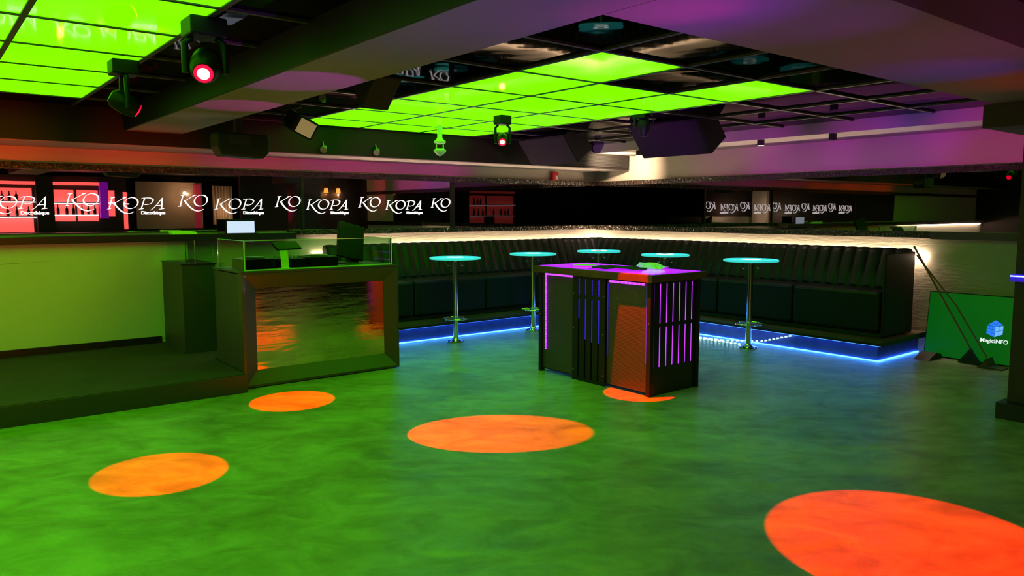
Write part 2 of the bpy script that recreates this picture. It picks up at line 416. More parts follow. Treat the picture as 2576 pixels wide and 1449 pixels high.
# soffits and ceiling beams
struct('trim_1', MB().box(X0, 9.22, 8.56, 8.62, 2.34, ZC + 0.06), M['gloss_black'], 'glossy black front of the dropped ceiling along the left wall')
struct('trim_2', MB().box(X0, 9.22, 8.62, YW, 2.335, 2.36), M['paint'], 'painted underside of the dropped ceiling along the left wall')
struct('trim_3', MB().box(8.41, XW, 1.2, 8.555, 2.56, ZC + 0.06), M['paint'], 'painted box soffit along the right wall')
bl = MB().box(1.80, 2.34, -1.0, 8.555, 2.476, ZC + 0.06)
struct('trim_4', bl, M['beam_paint'], 'wide painted ceiling beam running to the left wall')
struct('trim_5', MB().box(2.345, 8.40, 1.47, 2.33, 2.476, ZC + 0.06), M['beam_paint'], 'wide painted ceiling beam crossing in front of the light panels')
struct('trim_6', MB().box(1.785, 1.799, -1.0, 8.55, 2.480, ZC + 0.05), M['gloss_black'], 'glossy black side of the ceiling beam')

# black mirror tiles of both recesses, with the aluminium grid
PX, PY = 0.853, 0.868
gx = [2.697 + PX * k for k in range(7)]          # 2.70 3.55 4.40 5.26 6.11 6.96 7.82
gy = [2.672 + PY * k for k in range(7)]          # 2.67 3.54 4.41 5.28 6.14 7.01 7.88
struct('ceiling_tiles', MB().box(2.34, 8.41, 2.33, 8.56, ZC + 0.012, ZC + 0.04), M['film'], 'black mirror tiles of the ceiling recess over the dance floor')
struct('ceiling_tiles', MB().box(X0, 1.785, Y0, 8.56, ZC + 0.012, ZC + 0.04), M['film'], 'black mirror tiles of the ceiling recess on the left')
struct('ceiling_tiles', MB().box(2.34, 9.33, Y0, 1.47, ZC + 0.012, ZC + 0.04), M['black'])
g = MB()
for x in gx: g.box(x - 0.015, x + 0.015, 2.34, 8.55, ZC - 0.006, ZC + 0.011)
for y in gy + [8.53]: g.box(2.35, 8.40, y - 0.015, y + 0.015, ZC - 0.0055, ZC + 0.0105)
struct('ceiling_grid', g, M['grid_paint'], 'thin metal grid between the ceiling tiles')
lx = [1.32 - 0.775 * k for k in range(11)]
ly = [7.90 - 0.775 * k for k in range(17)]
g = MB()
for x in lx: g.box(x - 0.016, x + 0.016, Y0, 8.55, ZC - 0.006, ZC + 0.011)
for y in ly: g.box(X0, 1.78, y - 0.015, y + 0.015, ZC - 0.0055, ZC + 0.0105)
struct('ceiling_grid', g, M['grid_paint'], 'thin metal grid between the left ceiling tiles')

ords = ['first', 'second', 'third', 'fourth', 'fifth', 'sixth', 'seventh', 'eighth', 'ninth', 'tenth']
def panel(x0, y0, px, py, label, grp):
    e = 0.017
    o = MB().box(x0 + e, x0 + px - e, y0 + e, y0 + py - e, ZC + 0.001, ZC + 0.010).build('ceiling_light_panel', M['green'])
    return tag(o, label, 'ceiling light', grp)
cols = ['row next to the wide beam', 'middle row', 'row nearest the right wall']
for c in range(3):
    r0 = 1 if c == 1 else 0
    for r in range(r0, 6):
        n = r - r0
        panel(gx[1 + c], gy[1 + r], PX, PY if r < 5 else 0.65,
              'glowing green ceiling panel over the dance floor, %s from the near end of the %s' % (ords[n], cols[c]),
              'green ceiling panels over the dance floor')
lc = ['row beside the black edge tiles', 'second row from the black edge tiles', 'third row from the black edge tiles', 'added unseen fourth row from the black edge tiles', 'added unseen fifth row from the black edge tiles']
for c in range(5):  # last two rows are unseen, added to brighten the stage wall and floor
    for r in range(8):
        panel(lx[c + 1], ly[r + 1], 0.775, 0.775,
              'glowing green panel of the left ceiling, %s from the mirrored wall in the %s' % (ords[r], lc[c]),
              'green panels of the left ceiling')

# ---------------------------------------------------------------- wall mirrors, mouldings, ledges
def mirror(name, x0, x1, m, label):
    return tag(MB().box(x0, x1, YW - 0.035, YW - 0.012, 1.43, 2.11).build(name, m), label, 'mirror', 'mirrors of the left wall')
mirror('wall_mirror', -1.60, 0.40, M['mirror'], 'wall mirror left of the frame, only its reflections of the bar showing')
mirror('wall_mirror', 0.43, 3.975, M['mirror'], 'long wall mirror over the stage reflecting the red bar')
mirror('wall_mirror', 4.02, 6.29, M['mirror'], 'wall mirror with glowing signs between the two black posts')
mirror('wall_mirror', 6.36, 9.293, M['mirror_smoke'], 'dark wall mirror without signs left of the room corner')
tag(MB().box(XW - 0.035, XW - 0.012, 2.4, 9.386, 1.43, 2.11).build('wall_mirror', M['mirror_dark']),
    'long dark wall mirror on the right wall above the sofa', 'mirror')
struct('trim_7', MB().box(3.98, 4.015, 9.345, 9.39, 1.43, 2.11), M['black_wood'], 'thin black post between two wall mirrors')
struct('trim_8', MB().box(6.295, 6.355, 9.34, 9.39, 1.43, 2.11), M['black_wood'], 'black post left of the dark mirror')
struct('trim_9', MB().box(X0, 9.33, 9.33, 9.399, 2.10, 2.17), M['moulding'], 'carved black moulding over the mirrors of the left wall')
struct('trim_10', MB().box(9.26, 9.329, 1.0, 9.33, 2.10, 2.17), M['moulding'], 'carved black moulding over the mirror of the right wall')
struct('trim_11', MB().box(3.80, 9.33, 9.315, 9.399, 1.365, 1.43), M['moulding'], 'carved black moulding under the mirrors of the left wall')
struct('trim_12', MB().box(9.245, 9.329, 3.85, 9.315, 1.355, 1.43), M['moulding'], 'carved black moulding under the mirror of the right wall')
struct('trim_13', MB().box(X0, 3.80, 9.10, 9.36, 1.325, 1.40), M['black_wood'], 'black ledge over the low stage wall')
struct('trim_14', MB().box(9.22, 9.329, 1.0, 3.849, 1.345, 1.43), M['black_wood'], 'black ledge end on the right wall')

# ---------------------------------------------------------------- glowing script signs
def nib(mb, pts, y, wd=0.052, ang=34, thin=0.013, z0=0, x0=0, s=1, dep=0.008):
    nx, nz = math.cos(math.radians(ang)) * wd, math.sin(math.radians(ang)) * wd
    for i in range(len(pts) - 1):
        a, b = pts[i], pts[i + 1]
        dx, dz = b[0] - a[0], b[1] - a[1]; L = math.hypot(dx, dz) or 1
        px_, pz_ = -dz / L * thin, dx / L * thin
        cr = abs(dx * nz - dz * nx) / L
        vx, vz = (nx, nz) if cr > thin else (px_, pz_)
        q = [(a[0] - vx, a[1] - vz), (a[0] + vx, a[1] + vz), (b[0] + vx, b[1] + vz), (b[0] - vx, b[1] - vz)]
        mb.prism([(x0 + u * s, z0 + v * s) for u, v in q], 'y', y - dep, y)
def bez(p, n=10):
    """smooth polyline through p (Catmull-Rom)"""
    out = []
    q = [p[0]] + list(p) + [p[-1]]
    for i in range(1, len(q) - 2):
        for k in range(n):
            t = k / n; a, b, c, d = q[i - 1], q[i], q[i + 1], q[i + 2]
            out.append(tuple(0.5 * ((2 * b[j]) + (c[j] - a[j]) * t + (2 * a[j] - 5 * b[j] + 4 * c[j] - d[j]) * t * t +
                                    (-a[j] + 3 * b[j] - 3 * c[j] + d[j]) * t ** 3) for j in range(2)))
    out.append(p[-1]); return out
def g_K(): return [[(0.34, 1.0), (0.20, 0.55), (0.05, 0.0)], [(0.18, 0.97), (0.30, 0.99), (0.52, 1.0)], [(-0.08, -0.02), (0.18, 0.02)],
                   bez([(1.38, 1.0), (0.95, 0.78), (0.45, 0.46)]), [(1.2, 1.0), (1.45, 1.0)],
                   bez([(0.45, 0.52), (0.72, 0.12), (1.08, -0.24), (1.5, -0.42), (1.82, -0.38), (2.05, -0.26)])]
def g_O():
    return [[(1.86 + 0.56 * math.cos(a) + 0.10 * math.sin(a), 0.52 + 0.50 * math.sin(a)) for a in [2 * PI * k / 40 for k in range(41)]]]
def g_P(): return [[(3.02, 1.0), (2.85, 0.5), (2.68, 0.0)], [(2.72, 0.93), (2.85, 0.98), (3.1, 1.0)], [(2.5, -0.02), (2.85, 0.02)],
                   bez([(3.05, 1.0), (3.45, 1.0), (3.72, 0.82), (3.55, 0.52), (3.2, 0.40), (2.98, 0.42)])]
def g_A(): return [bez([(4.52, 1.02), (4.15, 0.55), (3.75, 0.10), (3.45, -0.12)]), [(4.50, 1.0), (4.47, 0.5), (4.40, 0.0)],
                   [(3.92, 0.32), (4.45, 0.34)], [(4.22, -0.02), (4.62, 0.03)]]
def text_mesh(body, size, bold=0.0, ext=0.004):
    cu = bpy.data.curves.new('txt', 'FONT'); cu.body = body; cu.size = size; cu.offset = bold; cu.extrude = ext
    o = bpy.data.objects.new('txt', cu); C.objects.link(o)
    dg = bpy.context.evaluated_depsgraph_get()
    me = bpy.data.meshes.new_from_object(o.evaluated_get(dg)); bpy.data.objects.remove(o)
    xs = [v.co.x for v in me.vertices]
    return me, min(xs), max(xs)
YS = YW - 0.037
disc_me, dx0, dx1 = text_mesh('Discothèque', 0.036, 0.0003)
disc_me.materials.append(M['logo'])
longs = []
def long_sign(x, label):
    t = thing('glowing_sign', label, 'sign', (x, YS, 1.69), group='glowing script signs on the mirror')
    mb = MB()
    for st in g_K() + g_O() + g_P() + g_A(): nib(mb, st, 0, s=0.124)
    mb.build('script_letters', M['logo'], t)
    d = bpy.data.objects.new('small_lettering', disc_me); C.objects.link(d); d.parent = t
    d.rotation_euler = (PI / 2, 0, 0); sc = 0.252 / (dx1 - dx0); d.scale = (sc, sc * 1.05, 1)
    d.location = (0.332 - dx0 * sc, -0.006, -0.061)
    return t
def short_sign(x, label):
    t = thing('glowing_sign', label, 'sign', (x, YS, 1.722), group='short glowing script signs on the mirror')
    mb = MB()
    for st in g_K() + g_O(): nib(mb, st, 0, s=0.130)
    mb.build('script_letters', M['logo'], t)
    return t
A = None; B = None
for k in range(5):
    lb = 'white glowing long script sign with a small word below, %s from the left' % ords[k]
    x = 0.60 + 1.154 * k
    A = long_sign(x, lb) if k == 0 else dup(A, (x, YS, 1.69), label=lb)
for k in range(5):
    lb = 'white glowing short script sign without a word below, %s from the left' % ords[k]
    x = 1.345 + 1.154 * k
    B = short_sign(x, lb) if k == 0 else dup(B, (x, YS, 1.722), label=lb)

# ---------------------------------------------------------------- sofa
sofa = thing('corner_sofa', 'long black leather corner sofa with upright channelled back along both walls', 'sofa', (8.6, 8.6, 0.27))
def rel(mb, o):
    mb.v = [tuple(Vector(p) - o.location) for p in mb.v]; return mb
def channel_back(L0, L1, pt, pitch=0.155):
    """pt(u, t, bulge): u along, t 0..1 up the back; bulge outwards"""
    mb = MB(); n = max(1, round((L1 - L0) / pitch)); per = 8
    prof = [(0.0, 0.74, 0.0), (0.02, 0.80, 1.0), (0.5, 0.98, 1.0), (0.9, 1.16, 1.0), (1.0, 1.205, 0.8), (1.12, 1.225, 0.35), (1.45, 1.225, 0.35), (1.6, 1.19, 0.1), (1.6, 0.5, 0.0)]
    rows = len(prof); vs = []
    for i in range(n * per + 1):
        u = L0 + (L1 - L0) * i / (n * per)
        ph = (i % per) / per
        bl = abs(math.sin(PI * ph)) ** 0.5 * 0.022
        for (t, z, k) in prof: vs.append(pt(u, t, bl * k, z + (bl * 0.6 if z > 1.15 else 0)))
    fs = []
    for i in range(n * per):
        for j in range(rows - 1):
            fs.append((i * rows + j, (i + 1) * rows + j, (i + 1) * rows + j + 1, i * rows + j + 1))
    fs.append(tuple(range(rows))); fs.append(tuple(n * per * rows + j for j in range(rows))[::-1])
    return mb.add(vs, fs)
bl_ = channel_back(4.16, 9.18, lambda u, t, b, z: (u, 8.86 + 0.18 * t - b, z))
br_ = channel_back(3.98, 9.10, lambda u, t, b, z: (8.82 + 0.18 * t - b, u, z))
tag(rel(bl_, sofa).build('backrest', M['leather'], sofa, smooth=True), 'channelled backrest along the left wall')
tag(rel(br_, sofa).build('backrest', M['leather'], sofa, smooth=True), 'channelled backrest along the right wall')
def cushion(x0, x1, y0, y1, z0, z1):
    return rel(MB().box(x0, x1, y0, y1, z0, z1), sofa).build('seat_cushion', M['leather'], sofa, bevel=0.035)
xs = [4.17, 5.05, 6.20, 7.35, 8.36]
for a, b in zip(xs, xs[1:]): cushion(a + 0.004, b - 0.004, 8.36, 8.86, 0.31, 0.775)
ys = [3.985, 5.05, 6.15, 7.25, 8.35]
for a, b in zip(ys, ys[1:]): cushion(8.37, 8.82, a + 0.004, b - 0.004, 0.31, 0.775)
cushion(8.37, 8.84, 8.36, 8.86, 0.31, 0.775)
sb = MB().box(4.17, 9.0, 8.40, 9.0, 0.262, 0.305); sb.box(8.41, 9.0, 3.985, 8.40, 0.262, 0.305)
rel(sb, sofa).build('sofa_base', M['black'], sofa)
se = MB().box(8.40, 9.12, 3.955, 3.982, 0.262, 1.20); rel(se, sofa).build('end_panel', M['black'], sofa, bevel=0.02)

plat = thing('sofa_platform', 'low raised platform with a brown ledge under the corner sofa', 'platform', (8.3, 8.3, 0))
r = MB().box(4.05, 9.3, 8.27, 9.38, 0.0, 0.195); r.box(8.32, 9.3, 3.96, 8.27, 0.0, 0.195)
rel(r, plat).build('riser', M['riser'], plat)
l = MB().box(4.05, 9.31, 8.15, 9.38, 0.196, 0.222); l.box(8.20, 9.31, 3.86, 8.15, 0.196, 0.222)
rel(l, plat).build('ledge_edge', M['black_wood'], plat)
l = MB().box(4.05, 9.31, 8.155, 9.38, 0.223, 0.258); l.box(8.205, 9.31, 3.865, 8.155, 0.223, 0.258)
rel(l, plat).build('ledge_top', M['ledge'], plat)

# LED strips of the sofa bay
def strip(pts, r, m, label, grp=None, name='led_strip', n=6):
    return tag(MB().tube(pts, r, n).build(name, m), label, 'light strip', grp)
strip([(4.06, 8.255, 0.012), (8.30, 8.255, 0.012)], 0.008, M['blue_strip'], 'cold blue light strip along the floor under the left sofa run')
strip([(8.305, 8.25, 0.012), (8.305, 3.955, 0.012)], 0.008, M['blue_strip'], 'cold blue light strip along the floor under the right sofa run')
strip([(8.30, 3.945, 0.012), (9.29, 3.945, 0.012)], 0.010, M['blue_strip'], 'cold blue light strip on the floor at the sofa platform end')
strip([(4.06, 8.215, 0.188), (8.26, 8.215, 0.188)], 0.004, M['ledge_strip'], 'cold blue light strip under the ledge of the left sofa run')
strip([(8.262, 8.20, 0.188), (8.262, 3.90, 0.188)], 0.004, M['ledge_strip'], 'cold blue light strip under the ledge of the right sofa run')
strip([(4.12, 9.372, 1.13), (9.28, 9.372, 1.13)], 0.010, M['warm_strip'], 'warm light strip hidden behind the left sofa back')
strip([(9.302, 9.34, 1.13), (9.302, 3.93, 1.13)], 0.010, M['warm_strip'], 'warm light strip hidden behind the right sofa back')
tag(MB().lathe([(0.001, -0.02), (0.016, -0.013), (0.02, 0), (0.016, 0.013), (0.001, 0.02)], (9.15, 3.90, 1.14), 16).build('strip_end_lamp', M['cream_led']),
    'small bright warm lamp at the right end of the sofa back', 'lamp')
# loose rope light lying on the floor
def rope(pts, label):
    q = []
    for i in range(len(pts) - 1):
        for k in range(24):
            t = k / 24; q.append(tuple(pts[i][j] + (pts[i + 1][j] - pts[i][j]) * t for j in range(3)))
    q.append(pts[-1])
    t = thing('rope_light', label, 'light strip', (q[0][0], q[0][1], 0))
    mb = MB(); mb.tube([Vector(p) - t.location for p in q], 0.005, 6); mb.build('cable', M['white_plastic'], t)
    mb = MB(); acc = 0; last = None
    for a, b in zip(q, q[1:]):
        a = Vector(a); b = Vector(b); L = (b - a).length; d = 0
        while d < L:
            if acc <= 0:
                p = a + (b - a) * (d / L) - t.location
                mb.box(p.x - 0.010, p.x + 0.010, p.y - 0.010, p.y + 0.010, p.z + 0.004, p.z + 0.016); acc = 0.075
            d += 0.025; acc -= 0.025
    tag(mb.build('diodes', M['blue_beads'], t), 'bright blue-white diodes', kind='stuff')
    return t
M['blue_beads'] = mat('blue_white_diode', (0.6, 0.9, 1), 0.4, emit=(0.35, 0.75, 1.0), es=6)
rope([(8.02, 6.48, 0.006), (8.12, 5.85, 0.006), (8.22, 5.35, 0.05), (8.28, 4.95, 0.17)], 'string of blue-white diodes sagging from the platform behind the bar table')
rope([(7.99, 6.40, 0.006), (8.02, 5.95, 0.006), (8.05, 5.50, 0.006)], 'shorter string of blue-white diodes lying on the floor by the table foot')

# ---------------------------------------------------------------- bar tables
def bar_table(loc, label):
    t = thing('bar_table', label, 'bar table', loc, group='round glass bar tables')
    MB().lathe([(0.105, 0), (0.11, 0.006), (0.108, 0.012), (0.06, 0.022), (0.045, 0.035), (0.0385, 0.05)], (0, 0, 0), 36).build('foot', M['chrome'], t, smooth=True)
    MB().lathe([(0.037, 0.045), (0.037, 1.03)], (0, 0, 0), 28).build('pole', M['chrome'], t, smooth=True)
    f = MB().ring((0, 0, 0.30), 0.165, 0.008, 40, 8)
    for k in range(4):
        a = PI / 4 + k * PI / 2; f.tube([(0.03 * math.cos(a), 0.03 * math.sin(a), 0.30), (0.165 * math.cos(a), 0.165 * math.sin(a), 0.30)], 0.006, 8)
    f.lathe([(0.045, 0.285), (0.045, 0.315)], (0, 0, 0), 24)
    f.build('foot_ring', M['chrome'], t, smooth=True)
    MB().lathe([(0.085, 1.030), (0.10, 1.040), (0.10, 1.052)], (0, 0, 0), 30).build('mounting_plate', M['chrome'], t, smooth=True)
    top = MB().lathe([(0.315, 1.060), (0.315, 1.085)], (0, 0, 0), 64).build('table_top', M['teal'], t)
    MB().lathe([(0.3155, 1.060), (0.324, 1.064), (0.326, 1.0725), (0.324, 1.081), (0.3155, 1.085)], (0, 0, 0), 64).build('glass_edge', M['teal_edge'], top, smooth=True)
    MB().lathe([(0.12, 1.053), (0.125, 1.056), (0.12, 1.0595)], (0, 0, 0), 40).build('table_lamp', M['puck'], t, smooth=True)
    MB().lathe([(0.115, 1.0855), (0.115, 1.0865)], (0, 0, 0), 40).build('lamp_window', M['puck'], t)
    MB().lathe([(0.060, 1.0868), (0.060, 1.0885)], (0, 0, 0), 40).build('centre_cap', M['black'], t)
    for sx in (-1, 1):
        dx, dy = 0.78 * sx, -0.62 * sx
        R_ = 0.075
        pts = [(dx * R_, dy * R_, 1.04), (dx * R_, dy * R_, 1.00)]
        for k in range(7):
            a = PI * k / 6
            q = R_ + 0.014 - 0.014 * math.cos(a); pts.append((dx * q, dy * q, 0.985 - 0.014 * math.sin(a)))
        MB().tube(pts, 0.003, 6).build('bag_hook', M['chrome'], t, smooth=True)
    return t
tb = bar_table((5.43, 7.99, 0), 'round teal-lit glass bar table on a chrome pole, leftmost, nearest the booth')
for loc, lb in [((6.81, 8.09, 0), 'round teal-lit glass bar table just left of the slotted counter'),
                ((8.07, 8.06, 0), 'round teal-lit glass bar table in the sofa corner, farthest away'),
                ((8.06, 6.78, 0), 'round teal-lit glass bar table behind the right half of the slotted counter'),
                ((7.98, 5.38, 0), 'round teal-lit glass bar table standing free at the right')]:
    dup(tb, loc, label=lb)

# ---------------------------------------------------------------- slotted counter in the room
cn = thing('bar_counter', 'black slotted counter with violet lights and a glowing violet top', 'counter', (5.45, 5.22, 0))
def cb(mb, name, m, parent=None, **k): return rel(mb, cn).build(name, m, parent or cn, **k)
core = MB().box(5.16, 5.76, 4.49, 5.94, 0.02, 1.015); cb(core, 'carcass', M['black'])
for (x, y) in ((5.105, 5.925), (5.105, 4.445), (5.755, 4.445), (5.755, 5.925)):
    cb(MB().box(x, x + 0.045, y, y + 0.045, 0.0, 1.03), 'corner_post', M['satin_black'])
# long side: two perforated panels and the slotted middle panel
cb(MB().box(5.125, 5.138, 5.45, 5.925, 0.04, 1.02), 'perforated_panel', M['grille'])
cb(MB().box(5.125, 5.138, 4.49, 5.00, 0.03, 1.02), 'perforated_panel', M['grille'])
mp = MB()
slots = [5.36, 5.27, 5.18, 5.09]
mp.box(5.098, 5.104, 5.45, slots[0] + 0.011, 0.0, 1.045)
for a, b in zip(slots, slots[1:]): mp.box(5.098, 5.104, a - 0.011, b + 0.011, 0.0, 1.045)
mp.box(5.098, 5.104, slots[-1] - 0.011, 5.00, 0.0, 1.045)
for yy in slots: mp.box(5.098, 5.104, yy - 0.011, yy + 0.011, 1.015, 1.045); mp.box(5.098, 5.104, yy - 0.011, yy + 0.011, 0.82, 0.845); mp.box(5.098, 5.104, yy - 0.011, yy + 0.011, 0.0, 0.03)
mid = cb(mp, 'slotted_panel', M['satin_black'])
cb(MB().box(5.1245, 5.139, 5.003, 5.447, 0.03, 1.03), 'backing_board', M['black'])
for yy, zl in zip(slots, (0.62, 0.42, 0.40, 0.40)):
    cb(MB().box(5.105, 5.109, yy - 0.0105, yy + 0.0105, 0.85, 1.01), 'slot_light', M['slot_z'])
    cb(MB().box(5.105, 5.109, yy - 0.0105, yy + 0.0105, zl, 0.815), 'slot_light', M['violet_dim'])
cb(MB().box(5.112, 5.120, 5.862, 5.876, 0.24, 1.012), 'bead_strip', M['beads_z'])
cb(MB().box(5.110, 5.120, 5.46, 5.876, 1.013, 1.030), 'bead_strip', M['beads_y'])
cb(MB().box(5.110, 5.120, 4.53, 4.965, 1.000, 1.020), 'bead_strip', M['beads_y'])
cb(MB().box(5.1205, 5.1245, 4.500, 4.512, 0.30, 0.99), 'side_strip', M['violet_dim'])
cb(MB().box(5.1205, 5.1245, 4.985, 4.994, 0.30, 0.99), 'side_strip', M['violet_dim'])
# short side
sp = MB()
sl = [5.165 + 0.0893 * k for k in range(7)]
edges = [5.115] + sl + [5.785]
zz = ((0.25, 0.615), (0.655, 1.02))
sp.box(5.15, 5.755, 4.462, 4.480, 0.0, 0.25); sp.box(5.15, 5.755, 4.462, 4.480, 0.62, 0.65); sp.box(5.15, 5.755, 4.462, 4.480, 1.015, 1.03)
prev = 5.15
for x in sl:
    for a, b in ((0.25, 0.62), (0.65, 1.015)): sp.box(prev, max(prev + 0.001, x - 0.009), 4.462, 4.480, a, b)
    prev = x + 0.009
for a, b in ((0.25, 0.62), (0.65, 1.015)): sp.box(prev, 5.755, 4.462, 4.480, a, b)
cb(sp, 'slotted_end_panel', M['black_wood'])
for x in sl:
    cb(MB().box(x - 0.007, x + 0.007, 4.466, 4.476, 0.255, 0.617), 'light_tube', M['violet'], bevel=0.003)
    cb(MB().box(x - 0.007, x + 0.007, 4.466, 4.476, 0.654, 1.012), 'light_tube', M['violet'], bevel=0.003)
for (x, y, z) in ((5.096, 5.43, 0.86), (5.096, 5.43, 0.52), (5.096, 5.43, 0.10), (5.096, 5.02, 0.86), (5.096, 5.02, 0.50), (5.096, 5.02, 0.10), (5.103, 4.465, 0.66), (5.103, 5.95, 0.6)):
    cb(MB().tube([(x - 0.003, y, z), (x + 0.003, y, z)], 0.007, 10), 'screw_head', M['alu'])
# top
tf = MB().box(5.075, 5.15, 4.415, 6.01, 1.035, 1.10)
tf.box(5.78, 5.845, 4.415, 6.01, 1.035, 1.10); tf.box(5.15, 5.78, 4.415, 4.48, 1.035, 1.10); tf.box(5.15, 5.78, 5.95, 6.01, 1.035, 1.10)
tf.box(5.15, 5.78, 4.48, 5.95, 1.035, 1.055)
cb(tf, 'top_frame', M['brown_wood'])
cb(MB().box(5.13, 5.80, 4.45, 5.98, 1.1005, 1.104), 'glowing_top', M['violet_top'])
def crumple(name, cx, cy, sx, sy, z, h, m, label, cat, seed, n=7, rz=0.0):
    rnd = random.Random(seed); mb = MB(); vs = []
    for i in range(n):
        for j in range(n):
            u, v = (i / (n - 1) - .5) * sx, (j / (n - 1) - .5) * sy
            e = 0.0 if i in (0, n - 1) or j in (0, n - 1) else rnd.random() * h
            if rnd.random() < .3: e = min(e + h * .4, h)
            u += (rnd.random() - .5) * sx * .1; v += (rnd.random() - .5) * sy * .1
            vs.append((cx + u * math.cos(rz) - v * math.sin(rz), cy + u * math.sin(rz) + v * math.cos(rz), z + e))
    k = n * n; vs += [(a, b, c - 0.003) for a, b, c in vs]
    fs = []
    for i in range(n - 1):
        for j in range(n - 1):
            q = (i * n + j, (i + 1) * n + j, (i + 1) * n + j + 1, i * n + j + 1)
            fs.append(q); fs.append(tuple(x + k for x in q)[::-1])
    bd = [(i, 0) for i in range(n)] + [(n - 1, j) for j in range(1, n)] + [(i, n - 1) for i in range(n - 2, -1, -1)] + [(0, j) for j in range(n - 2, 0, -1)]
    bi = [i * n + j for i, j in bd]
    for a, b in zip(bi, bi[1:] + bi[:1]): fs.append((a, b, b + k, a + k))
    return tag(mb.add(vs, fs).build(name, m), label, cat)
crumple('black_cloth', 5.36, 5.10, 0.20, 0.52, 1.108, 0.03, M['cloth'], 'crumpled black cloth lying across the glowing counter top', 'cloth', 3, rz=0.5)
crumple('paper_sheet', 5.70, 4.98, 0.14, 0.36, 1.108, 0.05, M['paper'], 'crumpled pale sheet on the counter top behind the black cloth', 'paper', 9, rz=-0.2)
tag(MB().lathe([(0.001, 0), (0.10, 0.002), (0.125, 0.010), (0.12, 0.012), (0.095, 0.006), (0.001, 0.005)], (5.43, 5.62, 1.1045), 32).build('plate', M['white_plastic'], smooth=True),
    'pale round plate on the left part of the glowing counter top', 'plate')

# ---------------------------------------------------------------- booth
bo = thing('dj_booth', 'dark booth with an angled front frame around a shiny display', 'booth', (3.2, 7.4, 0))
def bb(mb, name, m, parent=None, **k): return rel(mb, bo).build(name, m, parent or bo, **k)
body = MB().box(2.385, 4.025, 7.10, 7.80, 0.0, 1.075)
bb(body, 'cabinet', M['booth'])
fx0, fx1, fz0, fz1 = 2.38, 4.03, 0.01, 1.085
ix0, ix1, iz0, iz1 = 2.535, 3.90, 0.155, 0.935
fr = MB()
o_ = [(fx0, fz0), (fx1, fz0), (fx1, fz1), (fx0, fz1)]
rim = 0.022
r_ = [(fx0 + rim, fz0 + rim), (fx1 - rim, fz0 + rim), (fx1 - rim, fz1 - rim), (fx0 + rim, fz1 - rim)]
i_ = [(ix0, iz0), (ix1, iz0), (ix1, iz1), (ix0, iz1)]
vs = [(x, 7.0, z) for x, z in o_] + [(x, 7.0, z) for x, z in r_] + [(x, 7.085, z) for x, z in i_] + [(x, 7.0995, z) for x, z in o_]
fs = []
for k in range(4):
    n = (k + 1) % 4
    fs += [(k, n, 4 + n, 4 + k), (4 + k, 4 + n, 8 + n, 8 + k), (k, n, 12 + n, 12 + k), (8 + k, 8 + n, 12 + n, 12 + k)]
fr.add(vs, fs); bb(fr, 'front_frame', M['booth_frame'])
bb(MB().box(ix0 + 0.001, ix1 - 0.001, 7.087, 7.098, iz0 + 0.001, iz1 - 0.001), 'display', M['display'])
bb(MB().box(2.375, 4.035, 6.995, 7.82, 1.087, 1.105), 'counter_top', M['booth'])
for a in ((2.42, 3.97, 7.030, 7.038), (2.42, 2.428, 7.046, 7.78), (3.962, 3.97, 7.046, 7.78)):
    bb(MB().box(a[0], a[1], a[2], a[3], 1.107, 1.385), 'glass_screen', M['glass'])
for a in ((2.42, 3.97, 7.026, 7.030, 1.1065, 1.118), (2.42, 3.97, 7.030, 7.038, 1.3855, 1.390), (2.42, 2.428, 7.046, 7.78, 1.3855, 1.390), (3.962, 3.972, 7.024, 7.030, 1.119, 1.388), (2.418, 2.428, 7.024, 7.030, 1.119, 1.388)):
    bb(MB().box(*a), 'glass_edge', M['edge'])
for (x, y) in ((2.436, 7.046), (3.950, 7.046), (2.436, 7.77)):
    bb(MB().box(x, x + 0.008, y, y + 0.008, 1.107, 1.39), 'glass_clip', M['alu'])
sc_ = thing('side_cabinet', 'narrow dark cabinet with glass screens standing on the stage behind the booth', 'cabinet', (2.40, 8.7, 0.172))
rel(MB().box(2.21, 2.55, 8.30, 9.08, 0.172, 1.10), sc_).build('cabinet_body', M['booth'], sc_)
rel(MB().box(2.20, 2.56, 8.29, 9.09, 1.101, 1.115), sc_).build('cabinet_top', M['black_wood'], sc_)
rel(MB().box(2.26, 2.54, 8.32, 8.328, 1.117, 1.345), sc_).build('glass_screen', M['glass'], sc_)
rel(MB().box(2.26, 2.268, 8.335, 9.05, 1.117, 1.345), sc_).build('glass_screen', M['glass'], sc_)
rel(MB().box(2.345, 2.353, 8.305, 8.315, 1.117, 1.36), sc_).build('glass_clip', M['alu'], sc_)

